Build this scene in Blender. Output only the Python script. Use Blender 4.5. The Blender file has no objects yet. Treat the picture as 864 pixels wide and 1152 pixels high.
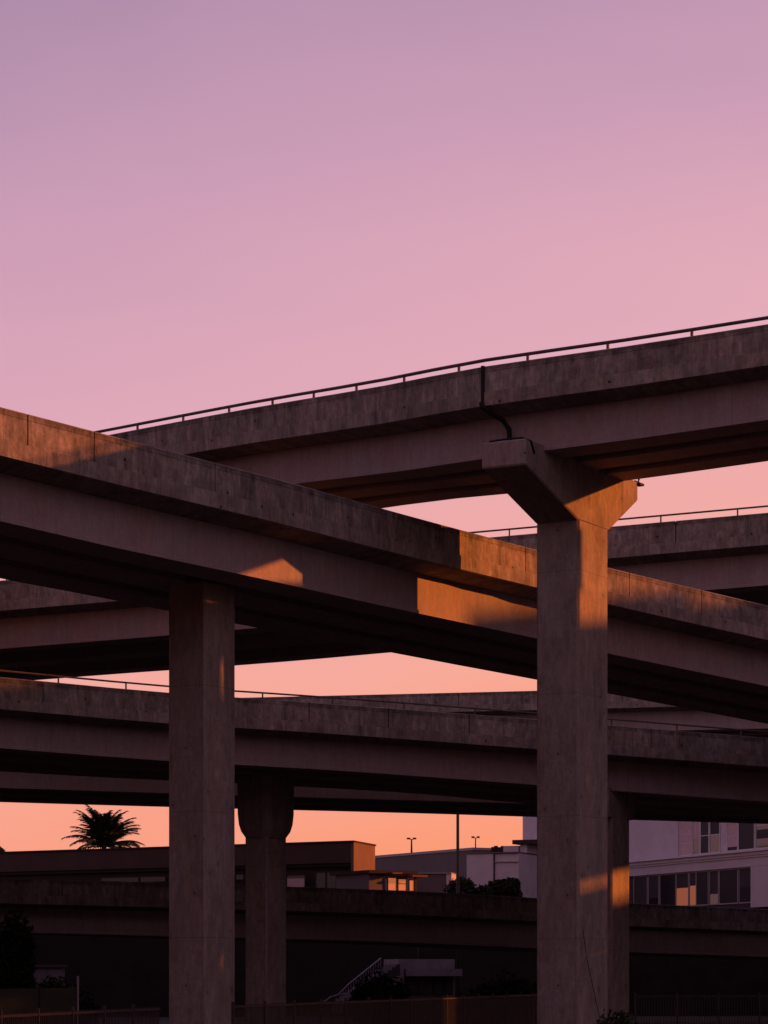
import bpy, bmesh, math, random
from mathutils import Vector, Matrix
random.seed(7)
SC = bpy.context.scene
COL = SC.collection
F = 3000.0; YH = 1100.0; ZC = 2.5          # focal length (px of an 864 px wide frame), horizon row, eye height

def at(px, py, Y):
    return Vector(((px-432.0)/F*Y, Y, ZC+(YH-py)/F*Y))

# ------------------------------------------------------------------ camera
cam = bpy.data.cameras.new('camera'); camo = bpy.data.objects.new('camera', cam); COL.objects.link(camo)
camo.location = (0, 0, ZC); camo.rotation_euler = (math.pi/2, 0, 0)
cam.sensor_fit = 'VERTICAL'; cam.sensor_height = 36.0
cam.lens = 36.0*F/1152.0
cam.shift_y = (YH-576.0)/1152.0
cam.clip_start = 0.5; cam.clip_end = 6000
SC.camera = camo

# ------------------------------------------------------------------ world and sun
AZ = math.atan2(0.991, 0.125); EL = math.radians(12)
def lin(c):
    return tuple((x/255/12.92 if x/255 <= .04045 else ((x/255+.055)/1.055)**2.4) for x in c)
w = bpy.data.worlds.new('World'); SC.world = w; w.use_nodes = True
nt = w.node_tree; nt.nodes.clear()
def N(nt, t, **k):
    n = nt.nodes.new(t)
    for a, b in k.items(): setattr(n, a, b)
    return n
out = N(nt, 'ShaderNodeOutputWorld'); bg = N(nt, 'ShaderNodeBackground')
sky = N(nt, 'ShaderNodeTexSky', sky_type='NISHITA'); sky.sun_disc = False
sky.sun_elevation = EL; sky.sun_rotation = AZ; sky.dust_density = 4; sky.air_density = 2
tc = N(nt, 'ShaderNodeTexCoord'); sep = N(nt, 'ShaderNodeSeparateXYZ')
nt.links.new(tc.outputs['Generated'], sep.inputs[0])
# dusk sky: colour by elevation, a little by azimuth
az = N(nt, 'ShaderNodeMath', operation='MULTIPLY_ADD'); az.inputs[1].default_value = -0.19
nt.links.new(sep.outputs['X'], az.inputs[0]); nt.links.new(sep.outputs['Z'], az.inputs[2])
ramp = N(nt, 'ShaderNodeValToRGB'); r = ramp.color_ramp
def setramp(r, stops):
    while len(r.elements) > 1: r.elements.remove(r.elements[-1])
    r.elements[0].position = stops[0][0]; r.elements[0].color = (*stops[0][1], 1)
    for p, c in stops[1:]:
        e = r.elements.new(p); e.color = (*c, 1)
SKY = [(0.0, (250,147,107)), (0.05, (251,155,120)), (0.08, (249,161,137)), (0.115, (247,169,153)), (0.16, (237,169,169)),
       (0.215, (227,170,184)), (0.285, (206,157,182)), (0.345, (184,145,174)), (0.40, (160,130,163)), (0.6, (112,104,150)), (1.0, (80,80,128))]
setramp(r, [(p, lin(c)) for p, c in SKY])
hz_m = N(nt, 'ShaderNodeMapping'); hz_m.inputs['Scale'].default_value = (5, 5, 16); hz_m.inputs['Rotation'].default_value = (0, .3, 0)
hz = N(nt, 'ShaderNodeTexNoise'); hz.inputs['Scale'].default_value = 1.0; hz.inputs['Detail'].default_value = 4; hz.inputs['Distortion'].default_value = .6
nt.links.new(tc.outputs['Generated'], hz_m.inputs[0]); nt.links.new(hz_m.outputs[0], hz.inputs[0])
hz2 = N(nt, 'ShaderNodeMath', operation='MULTIPLY_ADD'); hz2.inputs[1].default_value = .055; nt.links.new(hz.outputs[0], hz2.inputs[0])
hz3 = N(nt, 'ShaderNodeMath', operation='SUBTRACT'); hz3.inputs[1].default_value = .0275; nt.links.new(az.outputs[0], hz3.inputs[0]); nt.links.new(hz3.outputs[0], hz2.inputs[2])
nt.links.new(hz2.outputs[0], ramp.inputs[0])
# the sky opposite the sunset is darker and cooler
ramp2 = N(nt, 'ShaderNodeValToRGB')
setramp(ramp2.color_ramp, [(0.0, lin((150,116,118))), (0.12, lin((178,132,138))), (0.4, lin((174,136,152))), (1.0, lin((90,80,120)))])
nt.links.new(sep.outputs['Z'], ramp2.inputs[0])
mr = N(nt, 'ShaderNodeMapRange'); mr.inputs['From Min'].default_value = -0.45; mr.inputs['From Max'].default_value = 0.8
mr.interpolation_type = 'SMOOTHSTEP'
nt.links.new(sep.outputs['Y'], mr.inputs['Value'])
mx = N(nt, 'ShaderNodeMix', data_type='RGBA')
nt.links.new(mr.outputs[0], mx.inputs['Factor']); nt.links.new(ramp2.outputs[0], mx.inputs['A']); nt.links.new(ramp.outputs[0], mx.inputs['B'])
sk = N(nt, 'ShaderNodeMix', data_type='RGBA', blend_type='ADD'); sk.inputs['Factor'].default_value = 0.004
nt.links.new(mx.outputs['Result'], sk.inputs['A']); nt.links.new(sky.outputs[0], sk.inputs['B'])
nt.links.new(sk.outputs['Result'], bg.inputs['Color']); bg.inputs['Strength'].default_value = 1.0
nt.links.new(bg.outputs[0], out.inputs[0])

S = Vector((math.sin(AZ)*math.cos(EL), math.cos(AZ)*math.cos(EL), math.sin(EL)))
sl = bpy.data.lights.new('sun', 'SUN'); sl.energy = 5.0; sl.angle = math.radians(0.6); sl.color = (1.0, 0.235, 0.035)
so = bpy.data.objects.new('sun', sl); COL.objects.link(so); so.location = S*200
so.rotation_euler = S.to_track_quat('Z', 'Y').to_euler()

SC.view_settings.view_transform = 'Standard'; SC.view_settings.look = 'None'
SC.view_settings.exposure = 0.0; SC.view_settings.gamma = 1.0
SC.render.engine = 'CYCLES'
SC.cycles.max_bounces = 6; SC.cycles.diffuse_bounces = 3

# ------------------------------------------------------------------ materials
def mat(name, col, rough=.8, metal=0.0, spec=.3, emit=None, es=0):
    m = bpy.data.materials.new(name); m.use_nodes = True
    b = m.node_tree.nodes['Principled BSDF']
    b.inputs['Base Color'].default_value = (*col, 1); b.inputs['Roughness'].default_value = rough
    b.inputs['Metallic'].default_value = metal; b.inputs['Specular IOR Level'].default_value = spec
    if emit: b.inputs['Emission Color'].default_value = (*emit, 1); b.inputs['Emission Strength'].default_value = es
    return m

def noisy(name, c1, c2, scale=1.0, rough=.85, detail=8, bump=.2, stretch=(1,1,1), spec=.25):
    m = mat(name, c1, rough, spec=spec); t = m.node_tree; b = t.nodes['Principled BSDF']
    c = N(t, 'ShaderNodeTexCoord'); mp = N(t, 'ShaderNodeMapping'); mp.inputs['Scale'].default_value = stretch
    n = N(t, 'ShaderNodeTexNoise'); n.inputs['Scale'].default_value = scale; n.inputs['Detail'].default_value = detail; n.inputs['Roughness'].default_value = .65
    rp = N(t, 'ShaderNodeMapRange'); rp.inputs['From Min'].default_value = .35; rp.inputs['From Max'].default_value = .65
    x = N(t, 'ShaderNodeMix', data_type='RGBA'); x.inputs['A'].default_value = (*c1, 1); x.inputs['B'].default_value = (*c2, 1)
    t.links.new(c.outputs['Object'], mp.inputs[0]); t.links.new(mp.outputs[0], n.inputs[0]); t.links.new(n.outputs[0], rp.inputs[0])
    t.links.new(rp.outputs[0], x.inputs['Factor']); t.links.new(x.outputs['Result'], b.inputs['Base Color'])
    bp = N(t, 'ShaderNodeBump'); bp.inputs['Strength'].default_value = bump; bp.inputs['Distance'].default_value = .03
    t.links.new(n.outputs[0], bp.inputs['Height']); t.links.new(bp.outputs[0], b.inputs['Normal'])
    return m

def concrete(name, base=(.30,.27,.245), stain=.55, lines=0.0, holes=False, coord='UV', streak=1.0, liftline=0.0, seed=0.0, topdirt=0.0, hr=.022):
    """Board-formed weathered concrete. UV: u = metres along, v = metres up (0 at the top edge)."""
    m = mat(name, base, .88, spec=.2); t = m.node_tree; b = t.nodes['Principled BSDF']; L = t.links.new
    c = N(t, 'ShaderNodeTexCoord'); add = N(t, 'ShaderNodeVectorMath', operation='ADD'); add.inputs[1].default_value = (seed*13.7, 0, seed*5.1)
    L(c.outputs[coord], add.inputs[0])
    def noise(scale, sc, detail=6, rough=.6, dist=0):
        mp = N(t, 'ShaderNodeMapping'); mp.inputs['Scale'].default_value = tuple(q*scale for q in sc); mp.inputs['Rotation'].default_value = (.6, .5, .37)
        n = N(t, 'ShaderNodeTexNoise'); n.inputs['Scale'].default_value = 1.0; n.inputs['Detail'].default_value = detail
        n.inputs['Roughness'].default_value = rough; n.inputs['Distortion'].default_value = dist
        L(add.outputs[0], mp.inputs[0]); L(mp.outputs[0], n.inputs[0]); return n.outputs[0]
    def rng(v, a, b_, c_, d_):
        r = N(t, 'ShaderNodeMapRange'); r.inputs['From Min'].default_value = a; r.inputs['From Max'].default_value = b_
        r.inputs['To Min'].default_value = c_; r.inputs['To Max'].default_value = d_; L(v, r.inputs['Value']); return r.outputs[0]
    def mul(a, b_, op='MULTIPLY'):
        n = N(t, 'ShaderNodeMath', operation=op)
        for i, v in enumerate((a, b_)):
            if isinstance(v, (int, float)): n.inputs[i].default_value = v
            else: L(v, n.inputs[i])
        return n.outputs[0]
    vert = (1, .22, 1) if coord == 'UV' else (1, 1, .1)
    big = rng(noise(.35, (1,1,1), 4), .3, .7, 1-.35*stain, 1+.18*stain)
    med = rng(noise(1.6, (1,1,1), 8, .7, .4), .3, .7, 1-.30*stain, 1+.15*stain)
    strk = rng(noise(2.4, vert, 7, .66, .5), .36, .66, 1-.50*stain*streak, 1.06)
    strk2 = rng(noise(11.0, (1,.16,1), 5, .6), .3, .7, 1-.34*stain*streak, 1.12)
    blot = rng(noise(4.2, (1,.8,1), 7, .75, .8), .40, .62, 1-.30*stain, 1.05)
    strk2 = mul(strk2, blot)
    drip = mul(rng(noise(1.7, (1,.03,1), 4, .55), .56, .68, 0, 1), rng(noise(1.2, (1,1,1), 3, .6), .35, .6, 0, 1)); strk2 = mul(strk2, rng(drip, 0, 1, 1, 1-.55*stain*streak))
    pale = mul(rng(noise(2.3, (1,.05,1), 4, .55), .60, .70, 0, 1), rng(noise(.9, (1,1,1), 3, .6), .45, .65, 0, 1)); strk2 = mul(strk2, rng(pale, 0, 1, 1, 1+.4*stain*streak))
    fine = rng(noise(22, (1,1,1), 4, .7), .25, .75, .86, 1.12)
    f = mul(mul(mul(big, med), mul(strk, strk2)), fine)
    sp = N(t, 'ShaderNodeSeparateXYZ'); L(c.outputs[coord], sp.inputs[0])
    u = sp.outputs['X']; v = sp.outputs['Y'] if coord == 'UV' else sp.outputs['Z']
    hb = fine
    if lines:
        for per, wdt, dep in ((lines, .012, .62), (lines*3.7, .016, .5)):
            a = mul(mul(u, 1/per), 0.0, 'ADD'); fr = mul(a, 0, 'FRACT'); d = mul(fr, wdt/per, 'LESS_THAN')
            f = mul(f, rng(d, 0, 1, 1, dep))
    if topdirt:
        nz = mul(rng(noise(3.0, (1,.4,1), 6, .7), .3, .7, -.16, .16), v, 'ADD')
        f = mul(f, rng(nz, -topdirt-.10, -topdirt+.06, 1.0, .55))
        d = mul(mul(mul(v, topdirt+.04, 'ADD'), 0, 'ABSOLUTE'), .012, 'LESS_THAN'); f = mul(f, rng(d, 0, 1, 1, .55))
    if liftline:
        a = mul(v, 1/liftline); fr = mul(a, 0, 'FRACT'); d = mul(fr, .02/liftline, 'LESS_THAN'); f = mul(f, rng(d, 0, 1, 1, .7))
    if holes:
        # form-tie holes on an irregular grid
        vn = N(t, 'ShaderNodeTexVoronoi', feature='F1', voronoi_dimensions='2D'); vn.inputs['Scale'].default_value = .55; vn.inputs['Randomness'].default_value = .85
        mp = N(t, 'ShaderNodeMapping'); mp.inputs['Scale'].default_value = (1, 1, 1)
        L(add.outputs[0], mp.inputs[0]); L(mp.outputs[0], vn.inputs[0])
        d = mul(vn.outputs['Distance'], hr, 'LESS_THAN'); f = mul(f, rng(d, 0, 1, 1, .12))
        ring = rng(vn.outputs['Distance'], .02, .10, .85, 1.0); f = mul(f, ring)
    colr = N(t, 'ShaderNodeMix', data_type='RGBA'); colr.inputs['A'].default_value = (*base, 1)
    colr.inputs['B'].default_value = (base[0]*1.06, base[1]*.9, base[2]*.8, 1)
    L(rng(noise(1.1, vert, 5, .6), .45, .7, 0, .8), colr.inputs['Factor'])
    mx = N(t, 'ShaderNodeVectorMath', operation='SCALE'); L(colr.outputs['Result'], mx.inputs[0]); L(f, mx.inputs['Scale'])
    L(mx.outputs[0], b.inputs['Base Color'])
    bp = N(t, 'ShaderNodeBump'); bp.inputs['Strength'].default_value = .5; bp.inputs['Distance'].default_value = .02
    L(noise(9, (1,1,1), 8, .7), bp.inputs['Height']); L(bp.outputs[0], b.inputs['Normal'])
    return m

M = {}
M['par'] = concrete('parapet_concrete', (.42,.375,.345), .85, lines=1.25, holes=True, topdirt=.13)
M['edge'] = concrete('slab_edge_concrete', (.39,.35,.32), .7, lines=1.25, holes=True, seed=2)
M['web'] = concrete('girder_concrete', (.335,.292,.31), .20, streak=.6, lines=6.1, seed=1)
M['pier'] = concrete('pier_concrete', (.355,.312,.29), .5, streak=.8, liftline=3.66, holes=True, hr=.014)
M['steel'] = noisy('galvanised_steel', (.14,.12,.12), (.08,.07,.07), 6, .6)
M['dark'] = noisy('dark_painted_steel', (.035,.03,.032), (.06,.05,.05), 4, .5)
M['asphalt'] = noisy('asphalt', (.045,.043,.042), (.06,.056,.054), 2.0, .9)
M['earth'] = noisy('dry_ground', (.045,.036,.028), (.07,.058,.044), .25, .95)
M['joint'] = mat('joint_rubber', (.012,.011,.011), .7)

# ------------------------------------------------------------------ mesh helpers
def mesh(name, verts, faces, m, parent=None, uvs=None, smooth=False):
    me = bpy.data.meshes.new(name); me.from_pydata([tuple(v) for v in verts], [], faces)
    if uvs is not None:
        ul = me.uv_layers.new(name='UVMap')
        i = 0
        for fi, f in enumerate(faces):
            for k in range(len(f)): ul.data[i].uv = uvs[fi][k]; i += 1
    me.materials.append(m)
    bm = bmesh.new(); bm.from_mesh(me); bmesh.ops.recalc_face_normals(bm, faces=bm.faces)
    if uvs is None and m is M.get('pier'):
        ul = bm.loops.layers.uv.new('UVMap')
        for f in bm.faces:
            n_ = f.normal
            tg = Vector((-n_.y, n_.x, 0)); tg = tg.normalized() if tg.length > .05 else Vector((1,0,0)); up = n_.cross(tg)
            off = round(math.atan2(n_.y, n_.x)*10)*3.1
            for lp in f.loops: p_ = lp.vert.co; lp[ul].uv = (p_.dot(tg)+off, p_.z if abs(n_.z) < .8 else p_.dot(up))
    if smooth:
        for f in bm.faces: f.smooth = True
    bm.to_mesh(me); bm.free()
    o = bpy.data.objects.new(name, me); COL.objects.link(o)
    if parent: o.parent = parent
    return o

def thing(name, label, cat, loc=(0,0,0), rz=0, group=None):
    o = bpy.data.objects.new(name, None); COL.objects.link(o); o.location = loc; o.rotation_euler = (0,0,rz)
    o['label'] = label; o['category'] = cat; o.empty_display_size = .3
    if group: o['group'] = group
    return o

class MB:
    def __init__(s): s.v = []; s.f = []
    def box(s, x0, x1, y0, y1, z0, z1, mtx=None):
        b = len(s.v); P = [Vector((x,y,z)) for z in (z0,z1) for x, y in ((x0,y0),(x1,y0),(x1,y1),(x0,y1))]
        if mtx: P = [mtx @ p for p in P]
        s.v += P; s.f += [tuple(b+i for i in q) for q in ((0,3,2,1),(4,5,6,7),(0,1,5,4),(1,2,6,5),(2,3,7,6),(3,0,4,7))]; return s
    def prism(s, poly, a, b_, axis='y'):
        """poly in (x,z) extruded in y (axis y), or in (x,y) extruded in z."""
        b = len(s.v); n = len(poly)
        for t in (a, b_):
            for p in poly: s.v.append(Vector((p[0], t, p[1])) if axis == 'y' else Vector((p[0], p[1], t)))
        s.f.append(tuple(b+i for i in range(n))[::-1]); s.f.append(tuple(b+n+i for i in range(n)))
        for i in range(n): j = (i+1) % n; s.f.append((b+i, b+j, b+n+j, b+n+i))
        return s
    def tube(s, pts, r, n=8, r1=None):
        pts = [Vector(p) for p in pts]; b = len(s.v); k = len(pts)
        for i, p in enumerate(pts):
            d = (pts[min(i+1,k-1)]-pts[max(i-1,0)]).normalized()
            a = Vector((0,0,1)) if abs(d.z) < .9 else Vector((1,0,0))
            x = d.cross(a).normalized(); y = d.cross(x).normalized()
            rr = r if r1 is None else r+(r1-r)*i/(k-1)
            for j in range(n):
                t = 2*math.pi*j/n; s.v.append(p+x*rr*math.cos(t)+y*rr*math.sin(t))
        for i in range(k-1):
            for j in range(n):
                q = (j+1) % n; s.f.append((b+i*n+j, b+i*n+q, b+(i+1)*n+q, b+(i+1)*n+j))
        s.f.append(tuple(b+j for j in range(n))[::-1]); s.f.append(tuple(b+(k-1)*n+j for j in range(n)))
        return s
    def build(s, name, m, parent=None, smooth=False): return mesh(name, s.v, s.f, m, parent, smooth=smooth)

# ------------------------------------------------------------------ overpasses
def spline(P, ext0, ext1, step=2.0):
    P = [Vector(p) for p in P]
    d0 = (P[0]-P[1]).normalized(); d1 = (P[-1]-P[-2]).normalized()
    Q = [P[0]+d0*ext0]+P+[P[-1]+d1*ext1]
    out = []
    n = len(Q)
    for i in range(n-1):
        p0 = Q[i-1] if i > 0 else Q[i]*2-Q[i+1]; p1 = Q[i]; p2 = Q[i+1]; p3 = Q[i+2] if i+2 < n else Q[i+1]*2-Q[i]
        # centripetal-like: scale tangents to the segment length
        L = (p2-p1).length; a = (p1-p0).length; c = (p3-p2).length
        m1 = ((p1-p0)/a*(L/(a+L)) + (p2-p1)/L*(a/(a+L)))*L; m2 = ((p2-p1)/L*(c/(c+L)) + (p3-p2)/c*(L/(c+L)))*L
        k = max(1, int(L/step))
        for j in range(k):
            t = j/k; t2 = t*t; t3 = t2*t
            out.append(p1*(2*t3-3*t2+1)+m1*(t3-2*t2+t)+p2*(-2*t3+3*t2)+m2*(t3-t2))
    out.append(Q[-1]); return out

class Path:
    def __init__(s, ctrl, ext0, ext1):
        s.p = spline([at(*c) for c in ctrl], ext0, ext1)
        s.s = [0.0]
        for a, b in zip(s.p, s.p[1:]): s.s.append(s.s[-1]+Vector((b.x-a.x, b.y-a.y)).length)
        s.inn = []
        for i in range(len(s.p)):
            a = s.p[max(i-1,0)]; b = s.p[min(i+1,len(s.p)-1)]
            t = Vector((b.x-a.x, b.y-a.y, 0)).normalized(); n = Vector((-t.y, t.x, 0))
            if n.y < 0: n = -n
            s.inn.append(n)
        s.len = s.s[-1]
    def ev(s, d):
        i = 0; d = max(0, min(d, s.len))
        lo, hi = 0, len(s.s)-1
        while hi-lo > 1:
            m = (lo+hi)//2
            if s.s[m] <= d: lo = m
            else: hi = m
        f = (d-s.s[lo])/(s.s[hi]-s.s[lo])
        return s.p[lo].lerp(s.p[hi], f), s.inn[lo].lerp(s.inn[hi], f).normalized()
    def pt(s, d, o, z):
        p, n = s.ev(d); return p+n*o+Vector((0,0,z))
    def d_at(s, px):
        """arc position whose near edge projects to column px"""
        best = min(range(len(s.p)), key=lambda i: abs(s.p[i].x/s.p[i].y*F+432-px) if s.p[i].y > 5 else 1e9)
        a = s.s[max(best-1,0)]; b = s.s[min(best+1,len(s.p)-1)]
        g = lambda d: (lambda q: q.x/q.y*F+432-px)(s.ev(d)[0])
        for _ in range(40):
            m = (a+b)/2
            if g(a)*g(m) <= 0: b = m
            else: a = m
        return (a+b)/2

def sweep(name, path, poly, ranges, m, parent):
    """poly: (inward offset, height) ring swept along the path over arc ranges; UV = metres."""
    V = []; Fc = []; UV = []
    per = [0.0]
    n = len(poly)
    for d0, d1 in ranges:
        ds = [d0]+[x for x in path.s if d0+.05 < x < d1-.05]+[d1]; b = len(V)
        for d in ds:
            p, inn = path.ev(d)
            for (o, z) in poly: V.append(p+inn*o+Vector((0,0,z)))
        for i in range(len(ds)-1):
            for j in range(n):
                k = (j+1) % n
                (oj, zj), (ok, zk) = poly[j], poly[k]
                # v follows height on vertical faces, offset on flat ones
                vj, vk = (zj, zk) if abs(zj-zk) > abs(oj-ok) else (zj-oj*1.0-3, zk-ok*1.0-3)
                Fc.append((b+i*n+j, b+i*n+k, b+(i+1)*n+k, b+(i+1)*n+j))
                UV.append(((ds[i], vj), (ds[i], vk), (ds[i+1], vk), (ds[i+1], vj)))
        Fc.append(tuple(b+j for j in range(n))); UV.append([(poly[j][0], poly[j][1]) for j in range(n)])
        Fc.append(tuple(b+(len(ds)-1)*n+j for j in range(n))); UV.append([(poly[j][0], poly[j][1]) for j in range(n)])
    return mesh(name, V, Fc, m, parent, UV)

def overpass(label, ctrl, ext, k=1.0, W=7.6, joints=(), rail=None, rail_h=.28, post_gap=2.6, H=2.67, group='elevated freeway ramps', railr=.04):
    P = Path(ctrl, *ext)
    t = thing('overpass', label, 'overpass', group=group)
    c = P.pt(P.len/2, 0, 0); 
    L = P.len
    js = sorted(P.d_at(j) for j in joints)
    g = .02
    segs = []; a = 0.0
    for j in js: segs.append((a, j-g)); a = j+g
    segs.append((a, L))
    ph = .82*k; sh = 1.25*k
    def Q(*pts): return [(o, z) for o, z in pts]
    bev = .03
    sweep('parapet', P, Q((.03+bev,0),(.26,0),(.34,-ph),(.03,-ph),(.03,-bev)), segs, M['par'], t)
    sweep('parapet', P, Q((W-.03-bev,0),(W-.26,0),(W-.34,-ph),(W-.03,-ph),(W-.03,-bev)), [(0, L)], M['par'], t)
    ov = 1.05*k
    sweep('deck_slab', P, Q((0,-ph-.003),(W,-ph-.003),(W,-sh),(W-.08,-sh-.03),(W-ov,-sh-.16*k),(ov,-sh-.16*k),(.08,-sh-.03),(0,-sh)), [(0, L)], M['edge'], t)
    # three longitudinal box girders under the slab, each with a slim bottom lip
    gw = 1.35*k; z0 = -sh-.165*k; z1 = -H*k; 
    mid = W/2
    for a0, a1 in ((ov, ov+gw), (mid-gw/2, mid+gw/2), (W-ov-gw, W-ov)):
        sweep('girder', P, Q((a0,z0),(a1,z0),(a1,z1+.13),(a1+.03,z1+.10),(a1+.03,z1),(a0-.03,z1),(a0-.03,z1+.10),(a0,z1+.13)), [(0, L)], M['web'], t)
    sweep('road_surface', P, Q((.35,-ph+.002),(W-.35,-ph+.002),(W-.35,-ph-.001),(.35,-ph-.001)), [(0, L)], M['asphalt'], t)
    for j in js: sweep('joint_filler', P, Q((.11,-.03),(.22,-.03),(.22,-ph),(.11,-ph)), [(j-.1, j+.1)], M['joint'], t)
    # soffit between the girders, a bit higher
    if rail:
        rr = railr
        d0, d1 = rail if isinstance(rail, tuple) else (0, L)
        o = .16
        ds = [d0]+[x for x in P.s if d0 < x < d1]+[d1]
        top = MB(); top.tube([P.pt(d, o, rail_h) for d in ds], rr, 6)
        ro = top.build('guard_rail', M['steel'], t)
        d = d0+.6
        n = 0
        while d < d1 and n < 90:
            q = MB(); q.tube([P.pt(d, o, -.05), P.pt(d, o, rail_h)], rr*.9, 6)
            q.build('post', M['steel'], ro); d += post_gap; n += 1
    return P, t

# the nearest diagonal ramp (no rail)
PA, oA = overpass('nearest weathered concrete ramp slanting down from upper left to right, parapet without rail',
    [(0,457,68), (150,496,70.6), (300,535,75), (450,577,81.0), (602,617.5,87.5), (684,638,90.2), (864,681,96)],
    (30, 24), 1.0, 8.3, joints=(32,107,243,363,500,592,709,790))
# the highest deck, top right
PB, oB = overpass('highest concrete ramp, crossing the upper right, with thin handrail and black drain pipe',
    [(105,492,93.0), (280,459,86.8), (430,433.5,80.5), (543,412,77.2), (700,389.5,75.4), (864,364,74.0)],
    (40, 30), .92, 7.4, joints=(543,), rail=True, rail_h=.205, post_gap=2.45, railr=.052)
# behind both: the deck rising gently to the right
PC, oC = overpass('concrete ramp rising gently to the right just behind the nearest ramp',
    [(0,653,121), (71,647,120.5), (330,624,118), (684,592.5,115.5), (864,576.5,114)],
    (40, 40), 1.1, 14, joints=(104,300,500,760), rail=True, rail_h=.30, post_gap=3.3, railr=.042)
# the deck crossing below, falling slightly to the right
PE, oE = overpass('long level railed ramp behind both tall piers, resting on the flared pier',
    [(0,761.5,104), (189,779,108), (350,790,110.5), (602,809,112), (864,830,115)],
    (40, 6), 1.0, 11.5, joints=(49,348,437,528,733), rail=True, rail_h=.27, post_gap=3.0)
PE2, oE2 = overpass('shadowed ramp behind the long level ramp, only its lower girder showing beneath',
    [(0,821,126), (266,831.4,130), (602,842,132), (864,851,134)], (40, 40), 1.0, 12, joints=(290,))
PG, oG = overpass('farthest ramp, its pale parapet just above the long level ramp',
    [(328,783.5,176), (602,777,172), (864,770,168)], (60, 60), 1.0, 10, joints=(516,700))
PF, oF = overpass('lowest concrete ramp, near the ground in front of the low buildings',
    [(0,988,133), (185,993,134), (450,1002,139), (710,1016,146), (864,1023,151)], (50, 50), 1.0, 9, joints=(70,250,430,590,800))

# joint seal, drain pipe on the highest deck
dj = PB.d_at(543)
def joint_frame(P, d):
    p, n = P.ev(d); t = Vector((n.y, -n.x, 0)); return Matrix(((t.x,n.x,0,p.x),(t.y,n.y,0,p.y),(0,0,1,p.z),(0,0,0,1)))
jm = joint_frame(PB, dj)
MB().box(-.045,.045,-.03,.2,-1.16,.01,jm).build('joint_seal', M['joint'], oB)
MB().tube([jm @ Vector(v) for v in ((0,-.06,-1.05),(0.0,-.05,-1.17),(.12,.25,-1.34),(.3,.6,-1.5),(.36,.84,-1.75),(.36,.86,-2.1),(.33,.86,-2.32))], .075, 8).build('drain_pipe', M['joint'], oB, smooth=True)

# ------------------------------------------------------------------ piers
DX = Vector((.498, .867)); ANG = math.atan2(.867, .498)
def pier(label, corner_px, Y, wl, dr, ztop, cap=None, capital=None, mats=None, ch=.07):
    """corner_px: column of the near vertical edge; wl: width of the left face, dr: depth of the right face"""
    X = (corner_px-432)/F*Y
    t = thing('concrete_pier', label, 'bridge pier', (X, Y, 0), ANG, group='piers holding up the ramps')
    # local x runs away from the viewer along the cap, local y to the left
    m = MB(); m.prism([(ch,0),(dr-ch,0),(dr,ch),(dr,wl-ch),(dr-ch,wl),(ch,wl),(0,wl-ch),(0,ch)], 0, ztop, 'z')
    m.build('shaft', M['pier'], t)
    if cap:
        q = MB(); q.prism(cap, 0.0-.004, wl+.004, 'y'); c = q.build('pier_cap', M['pier'], t)
        bm = bmesh.new(); bm.from_mesh(c.data); bmesh.ops.bevel(bm, geom=[e for e in bm.edges], offset=.04, segments=1, affect='EDGES'); bm.to_mesh(c.data); bm.free()
    if capital:
        V = []; Fc = []
        for z, sx, sy in capital:
            cx, cy = dr/2, wl/2; hx, hy = dr/2*sx, wl/2*sy; c2 = .28
            for a, b in ((-hx+c2,-hy),(hx-c2,-hy),(hx,-hy+c2),(hx,hy-c2),(hx-c2,hy),(-hx+c2,hy),(-hx,hy-c2),(-hx,-hy+c2)): V.append((cx+a, cy+b, z))
        n = len(capital)
        for i in range(n-1):
            for j in range(8): k = (j+1)%8; Fc.append((i*8+j, i*8+k, (i+1)*8+k, (i+1)*8+j))
        Fc.append(tuple(range(8))[::-1]); Fc.append(tuple((n-1)*8+j for j in range(8)))
        mesh('capital', V, Fc, M['pier'], t)
    return t
zB = PB.pt(PB.d_at(600), 0, -2.67*.92).z
p1 = pier('tallest concrete pier with orange lit hammerhead cap under the highest ramp', 651, 79.33, 1.42, 2.08, 16.12,
    cap=[(-3.49,17.2),(-3.49,zB+.16),(4.24,zB+.16),(4.24,17.35),(2.08+.02,16.1),(-.02,16.12)])
MB().tube([(-3.42,1.2,zB+.19),(-3.42,.7,zB+.21),(-3.4,.15,zB+.2),(-3.2,-.03,zB+.12),(-3.0,-.04,zB-.2)], .03, 6).build('cable', M['joint'], p1, smooth=True)
MB().tube([(4.1,.05,zB+.15),(4.4,.05,zB+.16),(4.42,.05,zB+.28)], .04, 6).box(4.2,4.5,-.1,.1,zB+.05,zB+.12).build('bracket', M['joint'], p1)
MB().tube([(1.9,-.1,0),(.35,-.09,5.6-2.5),(.1,-.09,3.95)], .012, 6).build('conduit', M['joint'], p1)
zA = PA.pt(PA.d_at(300), 0, -2.67).z
p2 = pier('plain rectangular pier left of centre under the nearest ramp', 231, 77.2, 1.32, 1.62, zA+.03)
zE = PE.pt(PE.d_at(300), 0, -2.67).z
p3 = pier('slender dark pier with a flared capital under the long level ramp, left of centre', 300, 115, 1.13, 1.64, 8.6,
    capital=[(8.52,1.02,1.02),(8.58,1.10,1.14),(8.85,1.28,1.38),(9.15,1.37,1.5),(9.6,1.42,1.56),(zE+.04,1.43,1.58)])
zE4 = PE.pt(PE.d_at(700), 0, -2.67).z
p4 = pier('narrow pier right behind the tallest pier, orange lit face and square block cap', 688.5, 114.0, 1.26, 1.82, 9.5,
    cap=[(-.3,9.35),(-.3,zE4+.15),(2.4,zE4+.15),(2.4,9.45),(2.25,9.35)])

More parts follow.
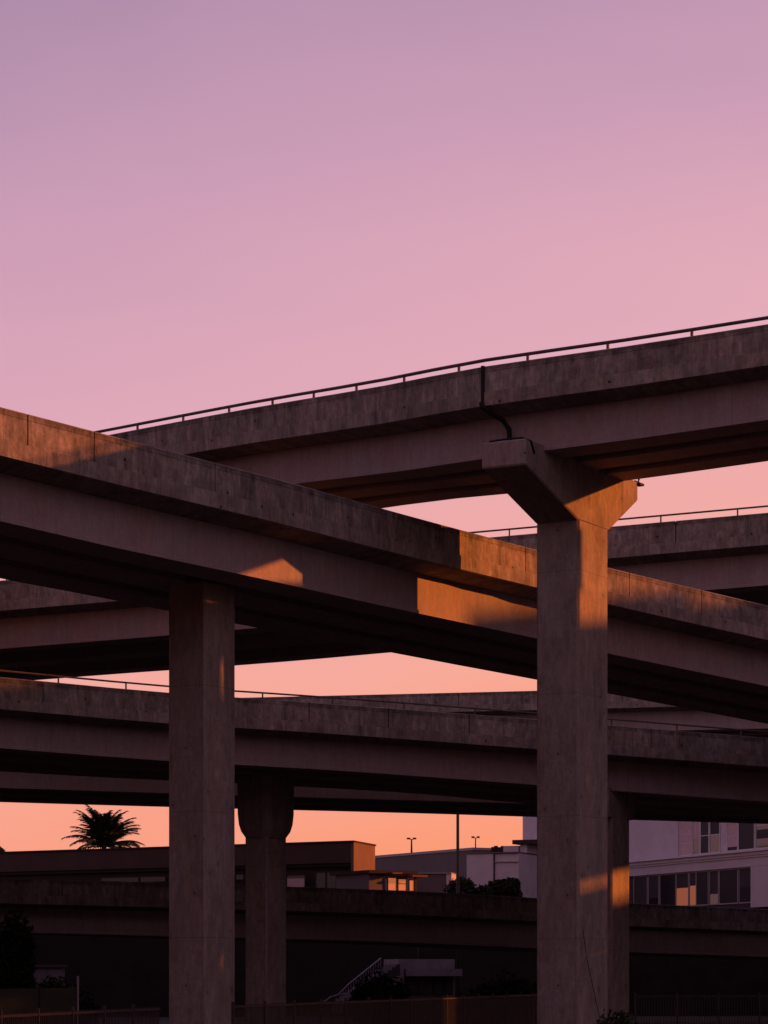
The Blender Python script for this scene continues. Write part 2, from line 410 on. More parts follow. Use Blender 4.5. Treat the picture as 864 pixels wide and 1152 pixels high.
# ------------------------------------------------------------------ ground
def structure(o): o['kind'] = 'structure'; return o
structure(mesh('ground', [(-1500,-500,0),(1500,-500,0),(1500,2600,0),(-1500,2600,0)], [(0,1,2,3)], M['earth']))
structure(mesh('road', [(-60,98,.004),(60,134,.004),(60,143,.004),(-60,107,.004)], [(0,1,2,3)], M['asphalt']))
k_ = MB(); a = math.atan2(36,120); mt = Matrix.Translation((-60,98,0)) @ Matrix.Rotation(a,4,'Z')
k_.box(0,125,-.2,-.02,-.05,.13,mt); structure(k_.build('kerb', M['pier']))

# ------------------------------------------------------------------ buildings
class Facade:
    def __init__(s, name, label, cat, pxa, Ya, pxb, Yb, group=None):
        s.a = Vector(((pxa-432)/F*Ya, Ya)); b = Vector(((pxb-432)/F*Yb, Yb)); s.d = (b-s.a).normalized(); s.len = (b-s.a).length
        s.t = thing(name, label, cat, (s.a.x, s.a.y, 0), math.atan2(s.d.y, s.d.x), group)
    def fx(s, px):
        u = (px-432)/F; return (u*s.a.y-s.a.x)/(s.d.x-u*s.d.y)
    def fz(s, px, py):
        Y = s.a.y+s.d.y*s.fx(px); return ZC+(YH-py)/F*Y
    def box(s, name, m, x0, x1, y0, y1, z0, z1, parent=None):
        return MB().box(x0,x1,y0,y1,z0,z1).build(name, m, parent or s.t)
    def window(s, px0, px1, z0, z1, glass, frame, fw=.09, bars=(), proud=.05, name='window', blind=None):
        x0, x1 = s.fx(px0), s.fx(px1); m = MB()
        m.box(x0,x1,-proud,.0,z0-fw,z0,None).box(x0,x1,-proud,.0,z1,z1+fw).box(x0-fw,x0,-proud-.002,.0,z0-fw,z1+fw).box(x1,x1+fw,-proud-.002,.0,z0-fw,z1+fw)
        for b in bars: zz = z0+(z1-z0)*b; m.box(x0,x1,-proud+.004,0,zz-fw*.35,zz+fw*.35)
        w = m.build(name, frame, s.t)
        MB().box(x0,x1,-.02,-.005,z0,z1).build('pane', glass, w)
        if blind:
            bm, f0, f1 = blind
            MB().box(x0+.03,x1-.03,-.03,-.021,z0+(z1-z0)*f0,z0+(z1-z0)*f1).build('blind', bm, w)  # also carries the painted amber and pink reflections
        return w
B = {}
B['lilac'] = noisy('pale_render', (.58,.52,.58), (.50,.455,.51), .6, .8, bump=.1)
B['white'] = noisy('white_trim', (.68,.63,.68), (.58,.54,.58), .8, .7, bump=.1)
B['brown'] = noisy('brown_stucco', (.085,.055,.047), (.065,.043,.038), .5, .9, bump=.1)
B['brown2'] = noisy('dark_brown_stucco', (.045,.032,.030), (.034,.025,.024), .5, .9, bump=.1)
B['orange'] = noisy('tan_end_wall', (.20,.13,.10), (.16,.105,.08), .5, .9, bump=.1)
B['grey'] = noisy('grey_cladding', (.15,.13,.145), (.13,.11,.125), .5, .8, bump=.1)
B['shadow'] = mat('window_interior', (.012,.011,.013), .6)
B['glass'] = mat('dark_glass', (.015,.014,.018), .08, spec=.6)
B['curtain'] = noisy('curtain', (.62,.45,.48), (.48,.34,.37), 3, .8, bump=.1)  # pink sky reflection painted on office panes; plain pale pane elsewhere
B['greyblind'] = noisy('grey_blind', (.055,.045,.048), (.04,.034,.036), 3, .8, bump=.1)
B['amber'] = mat('lit_amber_curtain', (.35,.17,.1), .7, emit=(1.0,.28,.13), es=.20)  # sunset reflection in office panes put in as amber emission
B['warm'] = mat('lit_warm_window', (.4,.2,.12), .7, emit=(1.0,.27,.10), es=.42)  # warm glow given to the pavilion panes by emission
B['mull'] = mat('mullion', (.34,.31,.33), .5)

# long low building at the left, its end wall turned to the sun
Fb = Facade('low_building', 'long low flat-roofed brown building at the left, its right end wall lit orange', 'building', 0, 218, 398, 200)
xr = Fb.fx(398); zt = 2.5+10.3
def splay(name, m, x0, x1, e, z0, z1, thin=False):
    k = 5.95; sl_ = -1.82
    poly = [(x1-.25+.0,-e),(x1,-e),(x1+sl_,k+e),(x1-.25+sl_,k+e)] if thin else [(x0,-e),(x1,-e),(x1+sl_*(1+e/k),k+e),(x0,k+e)]
    return MB().prism(poly, z0, z1, 'z').build(name, m, Fb.t)
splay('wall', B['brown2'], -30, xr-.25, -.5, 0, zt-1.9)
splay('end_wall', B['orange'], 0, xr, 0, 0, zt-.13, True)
splay('fascia', B['brown'], -30, xr-.253, 0, zt-1.65, zt-.12)
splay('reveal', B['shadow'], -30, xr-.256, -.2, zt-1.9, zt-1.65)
splay('coping', B['brown2'], -30.1, xr+.08, .1, zt-.12, zt)
for a, b in ((114,156),(158,186),(200,262),(266,274)):
    Fb.window(a, b, Fb.fz(135,992.5), Fb.fz(135,987.5), B['glass'], B['brown2'], .06)
w_ = Fb.window(323, 343, Fb.fz(333,998), Fb.fz(333,985), B['glass'], B['brown2'], .1, blind=(B['curtain'],0,.75))
for a, b in ((356,366),(368,378),(381,394)):
    Fb.window(a, b, Fb.fz(370,1006), Fb.fz(370,982), B['glass'], B['greyblind'], .1)

# glazed pavilion in front of the grey blocks
Fp = Facade('glazed_pavilion', 'small glazed pavilion with warm lit windows and thin flat roof beside the orange end wall', 'pavilion', 416, 192, 470, 194)
z = Fp.fz
x0, x1 = Fp.fx(416), Fp.fx(468)
Fp.box('wall', B['grey'], x0, Fp.fx(434), .1, 5, 0, z(440,983))
Fp.box('wall', B['brown2'], Fp.fx(434), x1, .15, 5, 0, z(440,1003))
Fp.box('roof', B['brown2'], x0-.3, Fp.fx(467), -.4, 5.5, z(440,983), z(440,979.5))
Fp.box('canopy', B['orange'], Fp.fx(457), Fp.fx(474), -.9, 3.5, z(440,986.5), z(440,984.2))
Fp.box('fascia', B['orange'], Fp.fx(436), Fp.fx(447), -.75, 1, z(440,983.5), z(440,981.6))
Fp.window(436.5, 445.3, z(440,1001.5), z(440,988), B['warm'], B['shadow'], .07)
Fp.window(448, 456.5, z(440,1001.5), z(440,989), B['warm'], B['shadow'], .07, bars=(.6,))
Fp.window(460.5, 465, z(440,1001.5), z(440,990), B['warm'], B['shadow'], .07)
Fp.box('post', B['shadow'], Fp.fx(466.5), Fp.fx(468.5), -.05, .1, 0, z(440,986.5))

# long grey warehouse with the lamps on its roof
Fg = Facade('warehouse', 'plain long grey warehouse block behind the glazed pavilion under the roof lamps', 'warehouse', 424, 275, 532, 258)
zg = Fg.fz(424,962.5)
Fg.box('wall', B['grey'], -4, Fg.len, 0, 18, 0, zg-.25); Fg.box('coping', B['mull'], -4, Fg.len+.1, -.1, 18.1, zg-.25, zg)
Fh = Facade('annex_block', 'low grey annex with pale corner strip between the pavilion and the round bushes', 'building', 466, 212, 508, 211.5)
Fh.box('wall', B['grey'], 0, Fh.fx(502), 0, 2.5, 0, Fh.fz(480,983)); Fh.box('coping', B['mull'], -.1, Fh.len, -.12, 2.6, Fh.fz(480,983), Fh.fz(480,981.6))
Fh.box('corner_panel', B['white'], Fh.fx(502.2), Fh.len, -.03, 2.5, 0, Fh.fz(480,983)-.01)
# pale stepped block
Fs = Facade('stepped_block', 'pale lilac stepped block with rooftop plant left of the big white building', 'building', 525, 238, 583, 236)
z = Fs.fz
Fs.box('wall', B['lilac'], 0, Fs.fx(555.5), 0, 10, 0, z(540,960.5)); Fs.box('wall', B['lilac'], Fs.fx(556), Fs.len, .1, 10, 0, z(540,960.8))
Fs.box('coping', B['grey'], -.1, Fs.len, -.12, 10.1, z(540,960.4), z(540,959))
Fs.box('band', B['mull'], Fs.fx(556), Fs.len, -.06, .1, z(540,970.5), z(540,969.5))
Fs.box('band', B['shadow'], Fs.fx(555.2), Fs.fx(556.3), -.05, .1, 0, z(540,961))
Fs.box('penthouse', B['lilac'], Fs.fx(557), Fs.fx(574), 2, 7, z(540,959)+.002, z(540,951)); Fs.box('penthouse', B['lilac'], Fs.fx(575), Fs.len, 2.2, 7, z(540,959)+.002, z(540,949.5))
Fs.box('roof_slab', B['brown2'], Fs.fx(568), Fs.len+1, 1.8, 8, z(540,949.3), z(540,944.5))
Fs.box('roof_slab', B['grey'], Fs.fx(524), Fs.fx(541), 1.8, 8, z(540,959)+.002, z(540,957))
for a, b, zz in ((541.3,546.5,951.5),(547.5,556,951.8)):
    u_ = MB(); X0, X1 = Fs.fx(a), Fs.fx(b); u_.box(X0,X1,2.4,3.6,z(540,958.8),z(540,zz)); u_.tube([((X0+X1)/2,3,z(540,zz)),((X0+X1)/2,3,z(540,zz)+.12)],.18,10)
    u_.build('rooftop_unit', B['shadow'], Fs.t)

# big white office building at the right
Fw = Facade('office_building', 'large pale lilac office building at the right, sloping cornice between two rows of windows', 'office building', 579, 276.2, 864, 225.5)
zl = Fw.fz(707,969.7); R = Fw.len+3
zc1 = Fw.fz(707,975.6); zb = Fw.fz(707,986)
Fw.box('wall', B['lilac'], 0, R, .9, 30, zl, 23)
Fw.box('roof', B['white'], -.2, R, .7, 30.2, 23, 23.4)
Fw.box('cornice', B['white'], -.5, R+.2, -.55, 2, zl-.12, zl); Fw.box('cornice', B['lilac'], -.4, R, -.3, 2, zl-.42, zl-.124); Fw.box('cornice', B['white'], -.4, R, -.14, 2, zc1-.1, zl-.424)
Fw.box('spandrel', B['lilac'], -.3, R, 0, 2, zb, zc1-.104)
Fw.box('wall', B['greyblind'], -.25, R, .3, 29, 0, zb-.003)
zs = Fw.fz(707,1022)
def z4(px, py): return Fw.fz(px, py)
WX = lambda zx: 660+zx/4.235
# lower band: px0, px1, glass, blind
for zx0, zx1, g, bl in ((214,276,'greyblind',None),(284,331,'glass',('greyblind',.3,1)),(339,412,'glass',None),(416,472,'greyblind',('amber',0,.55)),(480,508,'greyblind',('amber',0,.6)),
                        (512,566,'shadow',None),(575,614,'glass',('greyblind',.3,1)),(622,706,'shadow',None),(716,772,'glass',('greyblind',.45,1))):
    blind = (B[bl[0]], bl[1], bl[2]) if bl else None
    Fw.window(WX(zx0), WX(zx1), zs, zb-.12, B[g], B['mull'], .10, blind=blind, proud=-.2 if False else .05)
for a, b in ((WX(30),WX(85)),(WX(95),WX(140)),(592,597),(600,604)):
    pass
# lower-band windows stand on the front plane of the lower wall
Fw.box('wall', B['lilac'], Fw.fx(WX(782)), R-1, -.02, .3, zs-.5, zb-.02)
for c in list(Fw.t.children):
    if c.name.startswith('window'): c.location.y = .28
UW = [(404,458,'greyblind',('curtain',.0,1),(.33,.6)),(468,498,'glass',('curtain',.45,1),()),(503,540,'shadow',None,(.5,)),(548,592,'glass',('greyblind',.5,1),(.5,)),
      (630,676,'greyblind',('curtain',.1,.95),(.4,)),(683,756,'shadow',None,()),(766,858,'glass',('greyblind',.25,.5),(.62,)),(866,930,'shadow',None,())]
for zx0, zx1, g, bl, bars in UW:
    p = WX((zx0+zx1)/2); blind = (B[bl[0]], bl[1], bl[2]) if bl else None
    wn = Fw.window(WX(zx0), WX(zx1), zl+.25, zl+.25+3.1, B[g], B['white'], .10, bars=bars, blind=blind); wn.location.y = .88
    for ch_ in wn.children: pass
wn = Fw.window(606-4.6, 606+4, zl+.25, zl+3.3, B['shadow'], B['lilac'], .1); wn.location.y = .88
# corner pilaster
Fw.box('pilaster', B['lilac'], Fw.fx(WX(345)), Fw.fx(WX(400)), .75, .9, zl+.002, 22.9)

# ------------------------------------------------------------------ street and roof lamps
def lamp(label, px, ytop, Y, zbase, r, heads, group, cat='street lamp'):
    X = (px-432)/F*Y; zt = ZC+(YH-ytop)/F*Y
    t = thing('street_lamp', label, cat, (X, Y, zbase), 0, group)
    h = zt-zbase
    MB().tube([(0,0,0),(0,0,h)], r, 8, r*.7).build('pole', M['dark'], t, smooth=True)
    for hx in heads:
        MB().tube([(0,0,h-.05),(hx*.6,0,h+.02)], r*.5, 6).build('arm', M['dark'], t)
        MB().box(min(hx*.3,hx*1.15),max(hx*.3,hx*1.15),-.2,.2,h-.02,h+.14).build('lamp_head', M['dark'], t)
    return t
lamp('twin-headed roof lamp above the middle of the grey warehouse', 463, 944, 270, zg, .10, (-.42,.42), 'small lamps on the warehouse roof')
lamp('thinner roof lamp beside the dark rooftop units', 535, 942.5, 262, zg-.3, .07, (-.35,.35), 'small lamps on the warehouse roof')
lamp('tall dark pole rising in front of the round trees behind the lowest ramp', 515, 885, 165, 0, .12, (1.6,), None)

# ------------------------------------------------------------------ vegetation
G = {}
G['leaf'] = noisy('dark_leaf', (.022,.032,.014), (.038,.048,.024), 2, .7)
G['leaf2'] = noisy('dusty_leaf', (.05,.055,.03), (.075,.075,.045), 2, .7)
G['bark'] = noisy('bark', (.07,.05,.038), (.10,.075,.055), 5, .9)
def foliage(t, clumps, n, size, m, name='foliage', rnd=None):
    rnd = rnd or random; V = []; Fc = []
    tot = sum(c[1][0]*c[1][1]*c[1][2] for c in clumps)
    for (c, rad) in clumps:
        k = int(n*rad[0]*rad[1]*rad[2]/tot)
        for _ in range(k):
            d = Vector((rnd.gauss(0,1), rnd.gauss(0,1), rnd.gauss(0,1))).normalized()*(rnd.random()**.4)*rnd.uniform(.8,1.15)
            p = Vector((c[0]+d.x*rad[0], c[1]+d.y*rad[1], c[2]+d.z*rad[2]))
            if p.z < .02: p.z = .02
            a = Vector((rnd.gauss(0,1), rnd.gauss(0,1), rnd.gauss(0,.7))).normalized(); b_ = a.orthogonal().normalized()
            b_ = (Matrix.Rotation(rnd.uniform(0,6.28), 3, a) @ b_); s = size*rnd.uniform(.6,1.4); i = len(V)
            V += [p-a*s, p+b_*s*.45, p+a*s, p-b_*s*.45]; Fc.append((i,i+1,i+2,i+3))
    return mesh(name, V, Fc, m, t)
def bush(name, label, cat, px, ytop, Y, wpx, zbase=0, n=3000, size=.16, m='leaf', group=None, lobes=5, seed=1):
    rnd = random.Random(seed); X = (px-432)/F*Y; zt = ZC+(YH-ytop)/F*Y; hw = wpx/F*Y/2; h = zt-zbase
    t = thing(name, label, cat, (X, Y, zbase), 0, group)
    cl = []
    for i in range(lobes):
        x = (i/(lobes-1)-.5)*1.35*hw if lobes > 1 else 0
        top = h*(1-.30*(abs(x)/hw)**1.5)*rnd.uniform(.86,1.0)
        rz = max(top*.36, .4); cl.append(((x, rnd.uniform(-.3,.3), top-rz), (hw*rnd.uniform(.36,.5), hw*.5, rz)))
        cl.append(((x*1.1, rnd.uniform(-.3,.3), top*.4), (hw*.4, hw*.45, top*.42)))
    foliage(t, cl, n, size, G[m], rnd=rnd)
    s = MB()
    for c, r in cl[::2]: s.tube([(c[0]*.2,0,0),(c[0]*.6,c[1]*.5,c[2]*.5),(c[0],c[1],c[2])], .09, 6, .03)
    s.build('branches', G['bark'], t)
    return t
g1 = 'round bushes behind the lowest ramp'
def tree(name, label, cat, px, ytop, Y, wpx, n, size, seed, group=None, m='leaf', flat=.8, X=None, zt=None, hw=None):
    rnd = random.Random(seed)
    if X is None: X = (px-432)/F*Y; zt = ZC+(YH-ytop)/F*Y; hw = wpx/F*Y/2
    t = thing(name, label, cat, (X, Y, 0), 0, group); cz = zt-hw*flat; cl = []
    for i in range(22):
        d = Vector((rnd.gauss(0,1), rnd.gauss(0,1), rnd.gauss(0,1))).normalized()*rnd.uniform(.35,.72); q = rnd.uniform(.28,.42)
        cl.append(((d.x*hw, d.y*hw, cz+d.z*hw*flat), (hw*q, hw*q, hw*q*.8)))
    foliage(t, cl, n, size, G[m], 'crown', rnd)
    s_ = MB(); s_.tube([(0,0,0),(.1,0,cz*.5),(0,.1,cz-hw*.2)], .22, 8, .12)
    for c, r_ in cl[::2]: s_.tube([(0,0,max(.3,cz-hw*.8)),(c[0]*.5,c[1]*.5,(cz-hw*.4+c[2])/2),c], .08, 5, .02)
    s_.build('trunk', G['bark'], t); return t
tree('round_tree', 'wider left one of the two round dark trees behind the lowest ramp', 'tree', 524, 984, 180, 72, 12000, .17, 3, g1)
tree('round_tree', 'right one of the two round dark trees, against the white office building', 'tree', 567, 984.5, 184, 44, 8000, .17, 5, g1)
tree('shade_tree', 'dark leafy tree top at the far left edge above the low building', 'tree', -6, 951, 228, 34, 6000, .22, 8)
bush('shrub', 'dark shrub growing over the left end of the lowest ramp parapet', 'shrub', 14, 1001, 128, 44, n=5000, size=.16, seed=9, lobes=4)
bush('shrub', 'small dark shrub at the foot of the tallest pier', 'shrub', 694, 1131, 76, 50, n=3000, size=.07, seed=10, lobes=5)
bush('shrub', 'dark shrub mass beside the stair handrail', 'shrub', 428, 1086, 136, 62, n=5000, size=.12, seed=11, lobes=5)
bush('shrub', 'dark shrub mass to the right of the spiky agave', 'shrub', 575, 1088, 132, 90, n=6000, size=.13, seed=12, lobes=6)
bush('shrub', 'low dark shrub in front of the white shed at the left', 'shrub', 62, 1094, 118, 90, n=6000, size=.12, seed=13, lobes=5)
bush('shrub', 'tall dim shrub at the left edge under the lowest ramp', 'shrub', 12, 1066, 140, 50, n=5000, size=.16, seed=14, lobes=4)

def spiky(label, px, Y, ybase, rad, n, seed, group=None):
    rnd = random.Random(seed); X = (px-432)/F*Y
    t = thing('agave', label, 'spiky plant', (X, Y, 0), 0, group); V = []; Fc = []
    for i in range(n):
        az_ = rnd.uniform(0, 6.28); el = math.radians(rnd.uniform(15, 88)); L = rad*rnd.uniform(.75,1.1)
        d = Vector((math.cos(az_)*math.cos(el), math.sin(az_)*math.cos(el), math.sin(el))); sd = Vector((-math.sin(az_), math.cos(az_), 0)); up = sd.cross(d)
        for s_ in range(5):
            f = s_/4; c = d*L*f+Vector((0,0,-.12*L*f*f))+Vector((0,0,.3)); wd = rad*.045*(1-f)**.6*(0.6+1.2*f if f < .4 else 1.1)
            V += [c-sd*wd, c+up*wd*.3, c+sd*wd]
        b = len(V)-15
        for s_ in range(4):
            for j in range(2): Fc.append((b+s_*3+j, b+s_*3+j+1, b+s_*3+3+j+1, b+s_*3+3+j))
    mesh('leaves', V, Fc, G['leaf'], t)
    MB().tube([(0,0,0),(0,0,.5)], .16, 8).build('stem', G['bark'], t)
spiky('large spiky agave in front of the white kiosk under the lowest ramp', 519, 128, 1120, 1.75, 70, 4)
spiky('smaller spiky agave leaning over the stair near the white kiosk', 432, 130, 1120, 1.9, 50, 6)
spiky('spiky yucca in front of the pale shed at the left edge', 26, 116, 1110, 1.9, 50, 9)

def palm(label, px, yc, Y, rad, seed):
    rnd = random.Random(seed); X = (px-432)/F*Y; zc = ZC+(YH-yc)/F*Y
    t = thing('palm_tree', label, 'palm tree', (X, Y, 0))
    MB().tube([(0,0,0),(.1,0,zc*.5),(0,0,zc-.6),(0,0,zc+.3)], .3, 10, .22).build('trunk', G['bark'], t, smooth=True)
    els = [88,84,80,76,72,66,60,54,48,42,34,26,16,8]
    cr = 0
    for i in range(66):
        azm = i*2.4+rnd.uniform(-.3,.3); el = math.radians(rnd.choice(els)); L = rad*rnd.uniform(.8,1.08)
        hd = Vector((math.cos(azm), math.sin(azm), 0)); V = []; Fc = []; n = 14; pts = []
        p = Vector((0,0,zc)); ang = el
        for s_ in range(n+1):
            pts.append(p.copy()); f = s_/n
            p = p+(hd*math.cos(ang)+Vector((0,0,math.sin(ang))))*L/n; ang -= .03+.11*f
        sd = Vector((-hd.y, hd.x, 0))
        for s_ in range(2, n+1):
            f = s_/n; ll = rad*.23*(1-abs(f-.45)*1.1)
            fw = (pts[s_]-pts[s_-1]).normalized()
            for q in (0, .5):
                base = pts[s_-1].lerp(pts[s_], q)
                for sg in (-1, 1):
                    tip = base+(sd*sg*.75+fw*.75+Vector((0,0,-.35+rnd.uniform(-.2,.15)))).normalized()*ll
                    b = len(V); wv = fw*.085*rad/3.4; V += [base-wv, base+wv, tip]; Fc.append((b,b+1,b+2))
        b = len(V)
        for s_, q in enumerate(pts):
            wv = .045*(1-s_/n)+.012; V += [q-sd*wv, q+sd*wv]
            if s_: Fc.append((b+2*s_-2, b+2*s_-1, b+2*s_+1, b+2*s_))
        mesh('frond', V, Fc, G['leaf'], t)
palm('dark feathery palm tree behind the long low building', 117, 953, 241, 4.3, 3)

# ------------------------------------------------------------------ things under the lowest ramp
B['murk'] = noisy('sooty_concrete', (.028,.021,.02), (.018,.014,.014), .6, .95, bump=.1)  # near-black colour stands in for deep shade under the lowest ramp
def wall_line(name, label, cat, a, b, h, thick, m, cope=.12):
    (pa, Ya), (pb, Yb) = a, b; f = Facade(name, label, cat, pa, Ya, pb, Yb)
    f.box('wall', m, 0, f.len, 0, thick, 0, h-cope); f.box('coping', B['brown2'], -.05, f.len+.05, -.05, thick+.05, h-cope, h); return f
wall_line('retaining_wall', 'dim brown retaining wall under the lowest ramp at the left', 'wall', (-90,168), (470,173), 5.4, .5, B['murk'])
wall_line('retaining_wall', 'dim brown retaining wall under the lowest ramp at the right', 'wall', (472,173), (1000,177), 5.2, .5, B['murk'])  # added where only dark shade shows under the ramp
# kiosk
Fk = Facade('kiosk', 'small white kiosk with dark windows seen between the shrubs under the lowest ramp', 'kiosk', 444, 158, 512, 159)
z = Fk.fz
B['dimwhite'] = noisy('grimy_white_paint', (.30,.27,.30), (.2,.18,.2), 1.2, .8, bump=.1)  # white lowered to a mottled greyish tone
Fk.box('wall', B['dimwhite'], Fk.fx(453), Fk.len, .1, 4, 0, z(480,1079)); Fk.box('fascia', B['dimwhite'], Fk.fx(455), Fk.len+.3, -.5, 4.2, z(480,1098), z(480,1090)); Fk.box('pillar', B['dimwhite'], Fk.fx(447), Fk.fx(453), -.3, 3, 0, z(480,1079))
for a, b in ((456.5,469),(471.5,486),(489,498),(501,508)): Fk.window(a, b, z(480,1118), z(480,1100.5), B['greyblind'], B['shadow'], .06)
# stair
st = Facade('outdoor_stair', 'outdoor stair with pale handrail climbing to the right under the lowest ramp', 'stair', 362, 150, 452, 152)
n = 14; xa, xb = st.fx(385), st.fx(450); za, zz = 1.0, st.fz(450,1085)
fl = MB()
for i in range(n): x_ = xa+(xb-xa)*i/n; fl.box(x_, x_+(xb-xa)/n+.02, 0, 1.6, max(0,za+(zz-za)*i/n-.5), za+(zz-za)*(i+1)/n)
fl.build('flight', B['grey'], st.t)
hr = [(st.fx(364),-.05,st.fz(364,1127)),(st.fx(372),-.05,st.fz(372,1121.5)),(st.fx(384),-.05,st.fz(384,1118)),(st.fx(398),-.05,st.fz(398,1117.5))]
MB().tube(hr, .035, 6).build('handrail', B['white'], st.t, smooth=True)
MB().tube([(st.fx(379),-.05,st.fz(379,1120)),(st.fx(392),-.05,st.fz(392,1107)),(st.fx(428),-.05,st.fz(428,1078))], .035, 6).build('handrail', B['white'], st.t, smooth=True)
bl = MB()
for i in range(16):
    px = 386+i*2.8; zt_ = st.fz(px, 1112-(px-386)*.80); bl.tube([(st.fx(px),-.05,max(.1,zt_-1.0)),(st.fx(px),-.05,zt_)], .015, 4)
bl.build('balusters', B['white'], st.t)
# pale shed
Fd = Facade('shed', 'pale shed half hidden by dark shrubs under the left end of the lowest ramp', 'shed', 34, 150, 73, 151)
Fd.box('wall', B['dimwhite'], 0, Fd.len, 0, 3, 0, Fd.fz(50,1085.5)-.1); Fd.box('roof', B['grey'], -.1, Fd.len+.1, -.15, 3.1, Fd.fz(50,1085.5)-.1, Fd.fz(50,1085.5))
# hoarding
B['olive'] = noisy('olive_hoarding', (.05,.055,.035), (.04,.045,.03), 1, .8, bump=.1)
Fo = Facade('hoarding', 'dull olive hoarding at the lower left corner with a pale end post', 'fence', -30, 84, 86, 86)
Fo.box('panel', B['olive'], 0, Fo.fx(44)-.02, 0, .05, .1, Fo.fz(60,1112)); Fo.box('panel', B['olive'], Fo.fx(44)+.02, Fo.len, 0, .05, .1, Fo.fz(60,1111.5))
for px in (-20, 44, 83): Fo.box('post', M['dark'], Fo.fx(px)-.04, Fo.fx(px)+.04, .051, .13, 0, Fo.fz(60,1110))
Fo.box('end_post', B['mull'], Fo.fx(88)-.025, Fo.fx(88)+.025, 0, .05, 0, Fo.fz(88,1098))

def fence(label, pts, gap=.12, post_every=2.4, hh=1.8):
    """pts: (px, Y) along the fence foot"""
    P = [Vector(((p-432)/F*Y, Y, 0)) for p, Y in pts]
    t = thing('railing_fence', label, 'fence', P[0], 0, 'railing fences along the near edge')
    for a, b in zip(P, P[1:]):
        a = a-P[0]; b = b-P[0] if False else b-P[0]
        d = b-a; L = d.length; d.normalize(); nb = max(1, round(L/post_every)); bl = L/nb
        mt = Matrix.Translation(a) @ Matrix.Rotation(math.atan2(d.y, d.x), 4, 'Z')
        for i in range(nb):
            MB().box(i*bl-.035, i*bl+.035, -.035, .035, 0, hh+.08, mt).build('post', M['dark'], t)
            q = MB(); q.box(i*bl+.036,(i+1)*bl-.036,-.02,.02,hh-.08,hh-.03,mt); q.box(i*bl+.036,(i+1)*bl-.036,-.02,.02,.15,.2,mt)
            k = int((bl-.1)/gap)
            for j in range(1, k+1): x = i*bl+j*bl/(k+1); q.box(x-.01,x+.01,-.01,.01,.1,hh,mt)
            q.build('picket_panel', M['dark'], t)
    return t
fence('dark picket fence in the lower left corner running up to the plain pier', [(-60,47),(0,52),(180,64)])
fence('dark picket fence between the plain pier and the tallest pier', [(262,69),(612,118)], post_every=3.2)
fence('dark picket fence right of the tallest pier at the bottom edge', [(715,108),(900,110)], post_every=2.0)

# ------------------------------------------------------------------ unseen ramps, blocks and trees added beyond the right edge to shape the sunlight
SD = Vector((math.sin(AZ), math.cos(AZ))); TE = math.tan(EL)
def pq(p, q): return Vector((q*SD.x-p*SD.y, q*SD.y+p*SD.x))          # p across the sun, q towards it
def pxy(v, z): # control point for Path from a world position
    return (432+v.x/v.y*F, YH-(z-ZC)/v.y*F, v.y)
def side_ramp(label, q, W, k, p0, p1, zbot):  # unseen deck added as a sun blocker
    zt = zbot+2.67*k
    pts = [pxy(pq(p, q), zt) for p in (p1, (p0+p1)/2, p0)]
    return overpass(label, pts, (6, 6), k, W, joints=())
side_ramp('ramp crossing beyond the right edge of the view, lower of two', 62, 8, 1.0, 34, 150, 1.9+TE*68.95)
side_ramp('ramp crossing beyond the right edge of the view, upper of two', 78, 8, 1.0, 34, 150, 5.65+TE*84.95)
def block(label, p0, p1, q0, q1, h, storeys, m):  # unseen building mass added to keep sun off ramps and piers
    a = pq(p1, q0); t = thing('tower_block', label, 'building', (a.x, a.y, 0), math.atan2(-SD.x, SD.y)+math.pi/2+math.pi/2-math.pi/2)
    d = pq(p0, q0)-a; t.rotation_euler = (0, 0, math.atan2(d.y, d.x)); L = d.length
    MB().box(0,L,0,q1-q0,0,h).build('wall', m, t); MB().box(-.2,L+.2,-.2,q1-q0+.2,h,h+.5).build('parapet', B['brown2'], t)
    sh = h/storeys
    for i in range(storeys): MB().box(1,L-1,-.03,-.002,i*sh+1.0,i*sh+2.3).build('window_band', B['glass'], t)
    return t
block('brown block beyond the right edge, nearest to the camera', 34, 77.4, 104, 118, 22, 7, B['brown'])
block('narrow brown block beyond the right edge, closest to the piers', 75.62, 77.98, 40, 46, 12.0+TE*40, 6, B['brown'])
block('slim low block beyond the right edge of the view', 80.1, 83.0, 104, 112, 23, 7, B['lilac'])
block('low grey block beyond the right edge beside the slim tower', 83.02, 85.4, 104, 118, 23, 7, B['grey'])
block('grey block beyond the right edge, topped by tall trees', 85.42, 91, 104, 118, 10.9+TE*104, 10, B['grey'])
block('grey block beyond the right edge, a storey lower than its neighbour', 91.02, 95, 104, 118, 10.3+TE*104, 9, B['grey'])
block('tall grey block beyond the right edge, third from the camera', 97, 111.2, 104, 120, 36, 11, B['grey'])
block('tall brown block beyond the right edge, farthest from the camera', 114.3, 188, 104, 120, 36, 11, B['brown'])
Fq = thing('footbridge', 'narrow footbridge beyond the right edge beneath the ramps', 'footbridge', (*pq(94,55),0), math.atan2(pq(50,55).y-pq(94,55).y, pq(50,55).x-pq(94,55).x))  # added out of view to trim the low sun strip
zf = -.05+TE*58
MB().box(0,44,0,3,zf,zf+.35).build('deck', M['pier'], Fq)
for y0 in (0,2.9): MB().box(0,44,y0,y0+.1,zf+.351,zf+1.17).build('parapet', M['pier'], Fq)
for x0 in (2,22,42): MB().box(x0-.3,x0+.3,1.1,1.9,0,zf-.001).build('pier', M['pier'], Fq)
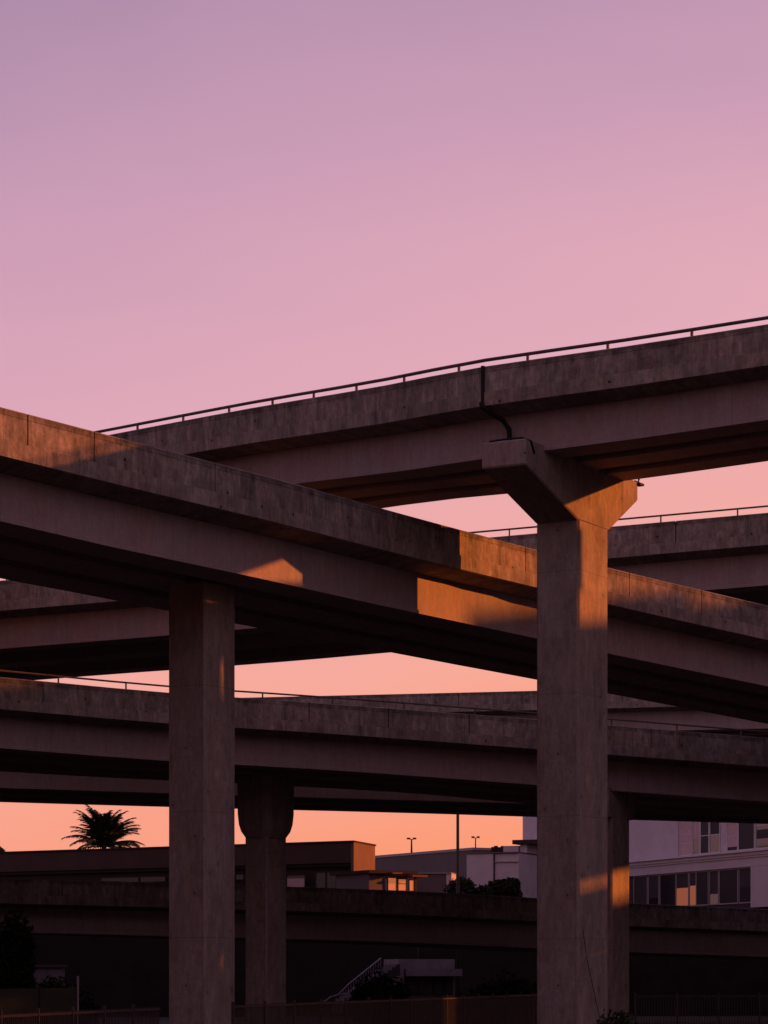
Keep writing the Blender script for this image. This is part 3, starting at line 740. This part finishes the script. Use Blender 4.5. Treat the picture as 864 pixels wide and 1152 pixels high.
for i, (p, h_, r_) in enumerate(((86.8,11.5,1.8),(89.3,11.2,2.2),(92.6,10.6,2.4))):  # crowns added to break up sunlight on the nearest ramp
    v = pq(p, 99)
    tree('tall_tree', ['tall tree beyond the right edge, left of three','tall tree beyond the right edge, middle of three','tall tree beyond the right edge, right of three'][i], 'tree', 0,0, v.y, 0, 4500, .30, 40+i, 'trees beyond the right edge', X=v.x, zt=h_+TE*99, hw=r_, flat=1.3)


# unseen blocks added behind and left of the viewer to dim low sky light
for lab, x0, x1, y0, y1, h, m_ in (('wide brown block behind the viewer', -70, -4, -48, -30, 34, 'brown'), ('wide grey block behind the viewer', 2, 80, -52, -32, 38, 'grey'),
                         ('long brown block beyond the left edge of the view', -62, -44, 0, 150, 26, 'brown')):
    t = thing('tower_block', lab, 'building', (x0, y0, 0)); MB().box(0,x1-x0,0,y1-y0,0,h).build('wall', B[m_], t); MB().box(-.2,x1-x0+.2,-.2,y1-y0+.2,h,h+.5).build('parapet', B['brown2'], t)
    for i in range(int(h/3.3)):
        w_ = MB()
        if x1-x0 > 30: w_.box(1,x1-x0-1,y1-y0+.002,y1-y0+.03,i*3.3+1,i*3.3+2.3)
        else: w_.box(x1-x0+.002,x1-x0+.03,1,y1-y0-1,i*3.3+1,i*3.3+2.3)
        w_.build('window_band', B['glass'], t)

# hidden shaft added behind the tallest pier to cast a crisp shadow edge
C4 = [pq(p, q) for p, q in ((80.15,16.0),(83.05,15.65),(83.05,16.8),(80.15,16.8))]
tw = thing('concrete_pier', 'slimmer twin pier standing close behind the tallest pier and mostly hidden by it', 'bridge pier', (C4[0].x, C4[0].y, 0), 0, 'piers holding up the ramps')
MB().prism([(c.x-C4[0].x, c.y-C4[0].y) for c in C4], 0, 17.3, 'z').build('shaft', M['pier'], tw)

block('low grey link block beyond the right edge between two brown blocks', 77.42, 80.08, 104, 112, -.42+TE*104, 6, B['grey'])  # added to cut the sun low on the tallest pier
block('low brown link block beyond the right edge between the two tallest blocks', 111.22, 114.28, 104, 112, .15+TE*104, 6, B['brown'])  # added to leave only a thin sun strip on the narrow pier
